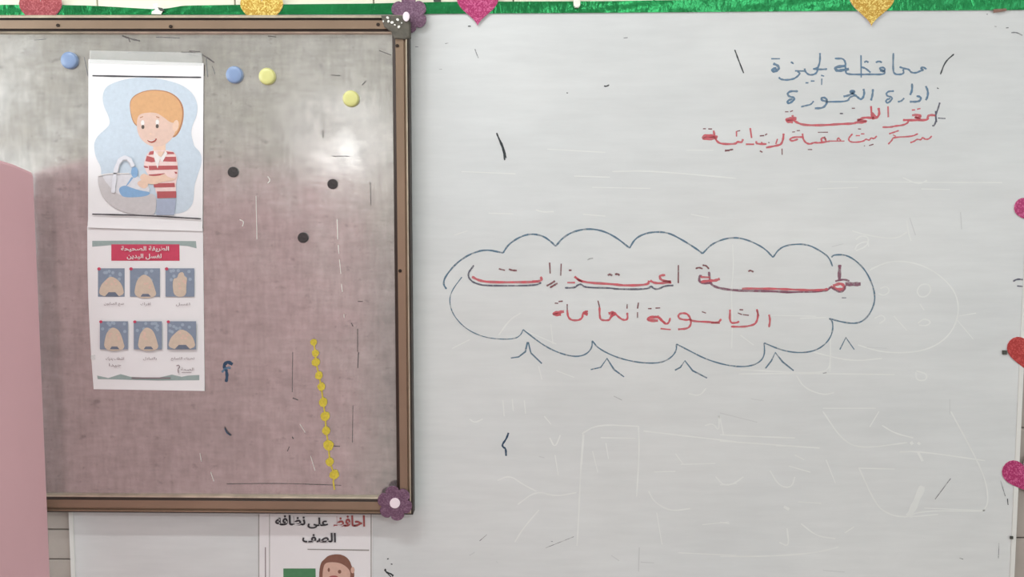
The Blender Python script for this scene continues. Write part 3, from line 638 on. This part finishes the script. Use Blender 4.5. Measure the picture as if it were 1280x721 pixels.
for ex, ey in ((495, 495), (624, 488)):
    put(ell(*Q(A, [(ex, ey)])[0], 1.9, 2.6), M['p_eye'], False)
put(Q(A, [(468, 408), (495, 398), (498, 404), (470, 416)]), M['p_hair_dark'], False); put(Q(A, [(615, 398), (645, 408), (642, 416), (612, 405)]), M['p_hair_dark'], False)
put(Q(A, [(528, 612), (575, 618), (624, 592), (615, 622), (580, 642), (548, 632)]), M['p_mouth']); put(Q(A, [(540, 612), (575, 618), (610, 602), (605, 610), (575, 626), (545, 618)]), M['p_white'])
put(Q(A, [(556, 545), (580, 560), (560, 568)]), M['p_peach'])
put(Q(Bz, [(500, 58), (545, 50), (640, 50), (705, 60), (728, 110), (738, 200), (735, 270), (720, 320), (722, 440), (565, 440), (540, 320), (500, 270), (455, 185), (468, 110)]), M['p_shirt'])
for st in ([(505, 62), (538, 56), (545, 84), (495, 90)], [(482, 96), (560, 118), (590, 140), (520, 150), (470, 140)], [(640, 60), (700, 66), (708, 82), (634, 84)], [(625, 105), (720, 104), (724, 145), (600, 142)],
           [(498, 178), (732, 176), (736, 208), (500, 214)], [(455, 178), (490, 182), (492, 196), (462, 194)], [(498, 250), (640, 238), (560, 268), (502, 288)], [(668, 222), (728, 228), (730, 244), (668, 240)],
           [(536, 322), (708, 318), (712, 352), (540, 356)], [(565, 388), (722, 386), (724, 440), (566, 444)]):
    put(Q(Bz, st), M['p_red'], False)
put(Q(Bz, [(540, 50), (572, 90), (600, 108), (635, 58), (650, 74), (608, 150), (590, 120), (570, 200), (552, 150), (536, 90)]), M['p_white'], False)
put(Q(Bz, [(570, 60), (625, 60), (600, 104), (580, 98)]), M['p_peach'], False)
put(Q(Bz, [(560, 455), (720, 445), (716, 520), (704, 582), (560, 582)]), M['p_jeans'], False)
put(Q(Bz, [(80, 262), (108, 246), (150, 300), (215, 385), (300, 430), (420, 430), (520, 400), (560, 430), (560, 500), (548, 582), (450, 582), (330, 570), (210, 525), (120, 440), (84, 340)]), M['p_sink'])
put(Q(Bz, [(108, 246), (200, 236), (340, 240), (440, 280), (520, 370), (470, 420), (340, 440), (230, 405), (150, 320)]), M['p_basin'])
put(Q(Bz, [(640, 240), (720, 245), (725, 275), (700, 300), (600, 310), (560, 330), (500, 330), (438, 300), (420, 270), (455, 235), (500, 262), (580, 262)]), M['p_peach'])
put(Q(Bz, [(620, 225), (700, 215), (720, 250), (720, 285), (650, 270)]), M['p_shirt'])
put(Q(Bz, [(250, 360), (300, 335), (360, 360), (430, 380), (520, 395), (480, 430), (300, 440), (262, 410)]), M['p_water'])
put(Q(Bz, [(360, 190), (395, 185), (412, 220), (405, 270), (370, 280), (350, 240)]), M['p_water']); put(Q(Bz, [(356, 270), (372, 275), (330, 330), (305, 350)]), M['p_water'], False)
put(Q(Bz, [(420, 300), (465, 290), (500, 330), (470, 370), (420, 350), (400, 320)]), M['p_peach'])
mb.stroke(Q(Bz, [(205, 400), (212, 330), (222, 220), (255, 130), (300, 105), (345, 125), (370, 185)]), 4.2, Y1 - .0031, M['p_tap'])
mb.stroke(Q(Bz, [(240, 250), (258, 160), (300, 125), (335, 145), (352, 190)]), .8, Y1 - .0032, M['p_sink'])
mb.stroke(Q(Bz, [(80, 262), (150, 242), (340, 240)]), 1.1, Y1 - .0031, M['p_white'])
mb.stroke(Q(A, [(40, 33), (500, 42), (1020, 48)]), 1.7, Y1 - .0005, M['p_black'])
mb.stroke(Q(Bz, [(35, 574), (480, 585), (925, 612)]), 1.5, Y1 - .0031, M['p_black'])
mb.build('print', p1)
mb = MB(); mb.prism([(112, 63), (252, 66), (253, 82), (111.5, 79)], Y1 - .0009, Y1 - .0007, M['tape']); mb.build('tape_strip', p1)

# --- hand washing steps
p2 = thing('picture_sheet', 'printed sheet with a crimson title and six small photos of hands, below the boy picture', 'poster', P(182, 488, YS))
Y2 = YS - .0009
sheet(p2, [(109, 283), (253.6, 285.5), (255.9, 488.5), (117, 486.3)], Y2, M['paper'], lambda u, v: .0009 * max(0, (v - .93) / .07) * abs(math.sin(u * 5)),
      jit=lambda u, v: (-(1 - u) * 2.2 * math.sin(math.pi * min(1, v * 1.0)), 0))
E1, E2 = (105, 280, 6.006), (105, 390, 6.556)
L[0] = 0
def fresh(): global mb; mb = MB()
fresh()
put2 = lambda pts, m, sm=False: put(pts, m, sm, mb, Y2)
def word(t, o, x0, x1, y0, y1, m, bold=.0):
    (a, b), (c_, d) = Q(o, [(x0, y0), (x1, y1)]); lettering(mb, t, a, c_, b, d, Y2 - .0026 - .0001, m, bold)
put2(Q(E1, [(62, 126), (400, 124), (840, 128), (845, 182), (780, 165), (700, 158), (450, 152), (200, 158), (62, 170)]), M['p_sage'])
mb.build('printed_band', p2); fresh()
put2(Q(E1, [(205, 152), (716, 152), (718, 275), (205, 275)]), M['p_crimson'])
word('الطريقة الصحيحة', E1, 278, 638, 165, 210, M['p_white'], .02)
word('لغسل اليدين', E1, 322, 582, 222, 266, M['p_white'], .02)
mb.build('title_banner', p2, 'crimson banner with white lettering'); fresh()
put2(Q(E2, [(108, 520), (200, 540), (300, 508), (380, 530), (480, 535), (600, 540), (720, 512), (800, 530), (850, 520), (945, 515), (945, 558), (600, 560), (112, 548)]), M['p_sage'])
mb.stroke(Q(E2, [(390, 540), (710, 540)]), 1.5, Y2 - .0027, M['p_text']); mb.build('printed_band', p2)
def photo(o, x0, y0, x1, y1, kind):
    fresh()
    put2(Q(o, [(x0, y0), (x1, y0), (x1, y1), (x0, y1)]), M['p_photo'])
    w_, h_ = x1 - x0, y1 - y0
    g = lambda pts: Q(o, [(x0 + a * w_, y0 + b * h_) for a, b in pts])
    for k in range(9):
        a, b = random.uniform(.08, .9), random.uniform(.05, .45); put2(g(ell(a, b, .06, .06, 8)), M['p_photo2'])
    if kind == 0:
        put2(g([(.02, 1), (.08, .62), (.3, .4), (.42, .3), (.55, .3), (.72, .38), (.92, .6), (1, 1)]), M['p_hand'], True)
        put2(g([(.25, 1), (.4, .84), (.65, .84), (.8, 1)]), M['p_cuff'])
    elif kind == 1:
        put2(g([(.12, 1.05), (.2, .5), (.3, .34), (.42, .22), (.56, .24), (.7, .35), (.8, .6), (.92, 1.05)]), M['p_hand'], True)
        put2(g([(.35, 1), (.42, .9), (.62, .9), (.7, 1)]), M['p_cuff'])
    else:
        put2(g([(.3, 1), (.24, .6), (.28, .34), (.4, .36), (.46, .16), (.62, .12), (.66, .3), (.76, .32), (.72, .6), (.72, 1)]), M['p_hand'], True)
    for k in range(5):
        a, b = random.uniform(.3, .7), random.uniform(.4, .7); put2(g(ell(a, b, .05, .04, 7)), M['p_face'])
    put2(Q(o, ell(x0 + 8, y0 + 4, 14, 12, 8)), M['p_crimson']); mb.build('printed_photo', p2)
photo(E1, 105, 332, 305, 545, 0); photo(E1, 345, 332, 570, 545, 1); photo(E1, 612, 332, 828, 545, 2)
photo(E2, 130, 75, 360, 305, 1); photo(E2, 408, 75, 638, 305, 1); photo(E2, 683, 75, 918, 305, 0)
def caption(*a): fresh(); word(*a); mb.build('caption', p2)
caption('ضع الصابون', E1, 150, 300, 585, 615, M['p_text']); caption('افرك', E1, 425, 500, 588, 615, M['p_text']); caption('اغسل', E1, 690, 795, 590, 615, M['p_text'])
caption('اشطف يديك', E2, 180, 328, 366, 398, M['p_text']); caption('جيدا', E2, 205, 305, 420, 450, M['p_text'])
caption('بالتبادل', E2, 485, 595, 368, 395, M['p_text']); caption('تحريك الاصابع', E2, 712, 905, 368, 398, M['p_text'])
fresh(); word('الصحة', E2, 795, 900, 455, 480, M['p_text']); mb.stroke(Q(E2, [(757, 440), (778, 432), (785, 455), (770, 462), (774, 500)]), .9, Y2 - .0027, M['p_text'])
mb.stroke(Q(E2, [(800, 496), (880, 496)]), .6, Y2 - .0027, M['p_text']); 
mb.build('printed_emblem', p2)
mb = MB(); mb.prism([(112.5, 444), (119, 443.5), (119, 449), (113, 449.5)], Y2 - .0012, Y2 - .0010, M['tape']); mb.build('tape_strip', p2)

# --- lower poster on the whiteboard
p3 = thing('poster', 'white poster with red and black lettering and a cartoon child, below the steel board', 'poster', P(398, 721, 0))
Y3 = -.0012
F = (310, 640, 7.529)
sheet(p3, [(324, 610), (466, 610), (465, 815), (323, 815)], Y3, M['paper'], nu=4, nv=4)
mb = MB(); L[0] = 0
put3 = lambda pts, m, sm=False: put(pts, m, sm, mb, Y3)
for x0, x1 in ((100, 106), (200, 205), (1155, 1163)): put3(Q(F, [(x0, 20), (x1, 20), (x1, 1300), (x0, 1300)]), M['p_line'])
put3(Q(F, [(160, 330), (168, 330), (170, 1300), (162, 1300)]), M['p_text'])
put3(Q(F, [(560, 345), (1140, 352), (1140, 364), (560, 354)]), M['p_line'])
put3(Q(F, [(332, 530), (636, 530), (640, 1000), (340, 1000)]), M['p_green'])
put3(Q(F, [(680, 480), (720, 440), (760, 405), (850, 392), (920, 415), (960, 460), (975, 510), (1000, 560), (1000, 620), (960, 800), (700, 800), (665, 620)]), M['p_brown'], True)
put3(Q(F, [(705, 540), (722, 480), (780, 468), (870, 478), (930, 515), (965, 560), (960, 640), (900, 720), (800, 740), (720, 700), (700, 610)]), M['p_skin'], True)
put3(ell(*Q(F, [(985, 545)])[0], 2.4, 4), M['p_skin'])
put3(ell(*Q(F, [(760, 543)])[0], 1.4, 2.6), M['p_brown']); put3(ell(*Q(F, [(862, 560)])[0], 2.2, 2.4), M['p_brown'])
put3(Q(F, [(760, 598), (850, 596), (845, 640), (800, 660), (765, 640)]), M['p_rust'], True)
put3(Q(F, [(735, 660), (930, 660), (1010, 900), (1020, 1250), (640, 1250), (660, 900)]), M['p_crimson'])
def word3(t, x0, x1, y0, y1, m, bold):
    (a, b), (c_, d) = Q(F, [(x0, y0), (x1, y1)]); lettering(mb, t, a, c_, b, d, Y3 - .0015, m, bold)
word3('احافظ', 805, 1102, 30, 138, M['p_rust'], .03)
word3('على', 560, 755, 50, 155, M['p_black'], .03)
word3('نظافه', 255, 540, 28, 125, M['p_black'], .03)
word3('الصف', 510, 828, 195, 286, M['p_black'], .03)
mb.build('print', p3)

# ------------------------------------------------------------------ decorations
def heart(cx, cy, w_, rot, m, y, label, group, h_=1.0, tip=1.0):
    pts = []
    for i in range(40):
        t = 2 * math.pi * i / 40
        x = 16 * math.sin(t) ** 3; z = 13 * math.cos(t) - 5 * math.cos(2 * t) - 2 * math.cos(3 * t) - math.cos(4 * t)
        x, z = x * w_ / 32, -z * w_ / 32 * h_
        c_, s_ = math.cos(rot), math.sin(rot); pts.append((cx + x * c_ - z * s_, cy + x * s_ + z * c_))
    mb = MB(); mb.prism(pts, y - .0022, y, m, M['foam_edge'], bev=.0005)
    tag(mb.build('paper_heart', loc=P(cx, cy, y)), label, 'heart', group)
GH = 'glitter foam hearts stuck round the whiteboard edge'
YR = -.0026
heart(50.5, 11, 54, 0, M['g_red'], YR, 'dusky red glitter heart at the far left end of the green ribbon', GH)
heart(327, 11, 54, 0, M['g_gold'], YR, 'gold glitter heart on the ribbon directly above the steel board', GH)
heart(597, 5, 52, 0, M['g_pink'], YR, 'magenta glitter heart on the ribbon just right of the steel board', GH)
heart(1090, 3, 57, .02, M['g_gold'], YR, 'gold glitter heart hanging on the ribbon above the blue handwriting', GH)
heart(1294, 259, 50, -.5, M['g_pink'], -.0003, 'magenta glitter heart uppermost on the right edge of the whiteboard', GH)
heart(1287, 441, 56, -.05, M['g_scarlet'], -.0003, 'scarlet glitter heart at the middle of the right edge of the whiteboard', GH)
heart(1283, 592, 58, -.32, M['g_pink'], -.0003, 'tilted magenta glitter heart lowest on the right edge of the whiteboard', GH)
def flower(cx, cy, r, rot, y, label, disc=(6.5, 6.5), dc=(0, 0)):
    c_ = P(cx, cy, y); fl = thing('paper_flower', label, 'flower', c_, 'purple glitter flowers on the frame corners')
    pts = []
    for i in range(72):
        a = 2 * math.pi * i / 72; rr = r * (.76 + .24 * abs(math.cos(3 * a)) ** .55)
        pts.append((cx + rr * math.cos(a + rot), cy + rr * math.sin(a + rot)))
    mb = MB(); mb.prism(pts, y - .0022, y, M['g_purple'], bev=.0006); mb.build('petals', fl)
    mb = MB(); mb.prism(ell(cx + dc[0], cy + dc[1], *disc, 18), y - .004, y - .0022, M['foam_white'], bev=.0008); mb.build('flower_centre', fl, 'pale pinkish-white round centre')
flower(493.5, 629, 22, .3, YF - .0002, 'purple glitter flower on the lower right corner of the steel board')
flower(511, 18, 23.5, .5, YF + .0255, 'purple glitter flower tucked behind the upper right corner of the steel board', (4.2, 6), (-.5, 6.5))
bpy.data.objects['flower_centre.001'].location.y -= .030
# green ribbon
up = [(-40, 6), (60, 6), (110, 7), (150, 9), (190, 11.5), (206, 11), (230, 7), (300, 6), (460, 4.5), (560, 2.3), (760, 1.5), (900, -1), (1320, -6)]
lo = [(-40, 19), (500, 17.8), (560, 17.2), (760, 16), (1000, 14), (1090, 13.6), (1320, 12.2)]
def ip(t, x):
    for (a, b), (c_, d) in zip(t, t[1:]):
        if x <= c_: return b + (d - b) * (x - a) / (c_ - a)
    return t[-1][1]
vs = []; fs = []; NX, NZ = 300, 5
for i in range(NX + 1):
    x = -40 + 1360 * i / NX
    a, b = ip(up, x), ip(lo, x)
    for j in range(NZ + 1):
        v = P(x, a + (b - a) * j / NZ, -.0022); wav = .0011 * math.sin(x * .05 + j * .7) * math.sin(x * .013 + 1) + random.uniform(-.0001, .0001)
        if 120 < x < 250: wav += .0011 * math.sin(x * .33 + j)
        v.y = -.0026 + max(-.0016, min(.0016, wav)) * math.sin(math.pi * min(1, (j + .6) / (NZ + .6))) * .7; vs.append(v)
for i in range(NX):
    for j in range(NZ): a = i * (NZ + 1) + j; fs.append((a, a + 1, a + NZ + 2, a + NZ + 1))
n0 = len(vs); vs += [v + Vector((0, .0002, 0)) for v in vs]; fs += [tuple(k + n0 for k in f[::-1]) for f in fs]
mb = MB(); mb.add(vs, fs, M['foil']); tag(mb.build('foil_ribbon', loc=P(640, 17, -.002), smooth=True), 'shiny green foil ribbon stretched along the top edge of the whiteboard', 'ribbon')
# small things on the wall
mb = MB(); mb.prism([(717, -8), (725.5, -8), (725.5, 6), (723.5, 9), (719, 9), (717, 6)], -.012, -.004, M['plastic_white'], bev=.001)
tag(mb.build('wall_hook', loc=P(721, 4, -.004)), 'small white plastic hook poking over the green ribbon', 'hook')
mb = MB(); mb.prism([(191, 5), (197, 4), (198, 12), (204, 13), (201, 18), (189, 17.5), (190, 14), (194, 12)], -.0056, -.0046, M['plastic_white'])
mb.prism([(197, 9), (203, 10), (206, 14), (200, 13.5)], -.0062, -.0057, M['nail'])
tag(mb.build('tape_scrap', loc=P(197, 12, -.0046)), 'crumpled scrap of white tape and dark dirt on the pinched green ribbon', 'tape')
mb = MB(); mb.prism([(1242, 11.5), (1258, 10.5), (1258.5, 13.5), (1249, 15), (1242, 16)], -.0052, -.0044, M['tape_brown'])
tag(mb.build('tape_scrap', loc=P(1250, 13, -.0044)), 'brown scrap of tape at the lower edge of the green ribbon near the right end', 'tape')
for nx, ny, r, lb in ((1256.5, 440.5, 2.6, 'dark square nail head beside the scarlet heart'), (1265, 672, 1.8, 'small dark nail head low on the right edge of the whiteboard')):
    mb = MB(); mb.prism([(nx - r, ny - r), (nx + r, ny - r * .9), (nx + r, ny + r), (nx - r, ny + r)], -.004, -.0015 if ny > 600 else 0, M['nail'], bev=.0005)
    tag(mb.build('nail', loc=P(nx, ny, 0)), lb, 'nail')
mb = MB(); mb.prism([(542, -6), (551, -6), (551, 2.2), (546, 2.6), (542, 2)], .004, .006, M['nail'])
tag(mb.build('paint_chip', loc=P(546, 0, .005)), 'small dark green scrap on the cream tile above the ribbon, right of the purple flower', 'scrap')

# ------------------------------------------------------------------ pink partition on the left
xe = P(43, 215, -.05).x; ztop = P(43, 215, -.05).z
y0, y1 = -.05, -3.4
prof2 = [(y0, ztop - .004), (y0 - .008, ztop + .001), (-.11, P(20, 205.5, -.11).z), (-.17, P(0, 198, -.17).z), (-.27, ztop + .034), (-.5, ztop + .045), (-1.0, ztop + .05), (y1, ztop + .05)]
xk = .0
pt = thing('partition', 'tall dusty pink cloth-covered partition at the left edge, with a rounded top end', 'partition', (xe - .02, y0, 0))
def pbody(x0, x1, m, name, lab=None, bev=.006, z_lo=.03):
    mb = MB(); yz = [(yy, zz) for yy, zz in prof2]; n = len(yz)
    ring = [(y0, z_lo)] + yz + [(y1, z_lo)]; n = len(ring)
    a = [Vector((x0, p_[0], p_[1])) for p_ in ring]; b = [Vector((x1, p_[0], p_[1])) for p_ in ring]
    mb.add(a + b, [list(range(n)), list(range(2 * n - 1, n - 1, -1))] + [(i, n + i, n + (i + 1) % n, (i + 1) % n) for i in range(n)], m)
    o = mb.build(name, pt, lab, bevel=bev)
    bmn = bmesh.new(); bmn.from_mesh(o.data); bmesh.ops.recalc_face_normals(bmn, faces=bmn.faces); bmn.to_mesh(o.data); bmn.free()
pbody(xe - .045, xe, M['pink'], 'cloth_cover')
for yy in (-.5, -3.0):
    mb = MB(); mb.box((xe - .2, yy - .03, 0), (xe + .0, yy + .03, .029), M['dark_shade']); mb.build('foot', pt)

# ------------------------------------------------------------------ ceiling lamps
def lamp(x, y, label, power):
    t = thing('ceiling_lamp', label, 'lamp', (x, y, H - .09), 'fluorescent ceiling lamps')
    mb = MB(); mb.box((x - .62, y - .06, H - .05), (x + .62, y + .06, H), M['lamp_body']); mb.build('housing', t, bevel=.004)
    mb = MB(); mb.box((x - .6, y - .016, H - .085), (x + .6, y + .016, H - .055), M['tube']); mb.build('tube', t, bevel=.01)
    area('ceiling_lamp_light', (x, y, H - .1), (0, 0, 0), 1.2, .08, power, (.94, .98, 1))
lamp(-.9, -1.15, 'fluorescent tube lamp on the ceiling nearest the whiteboard', 34)
lamp(.9, -3.6, 'fluorescent tube lamp on the ceiling farther from the whiteboard', 85)
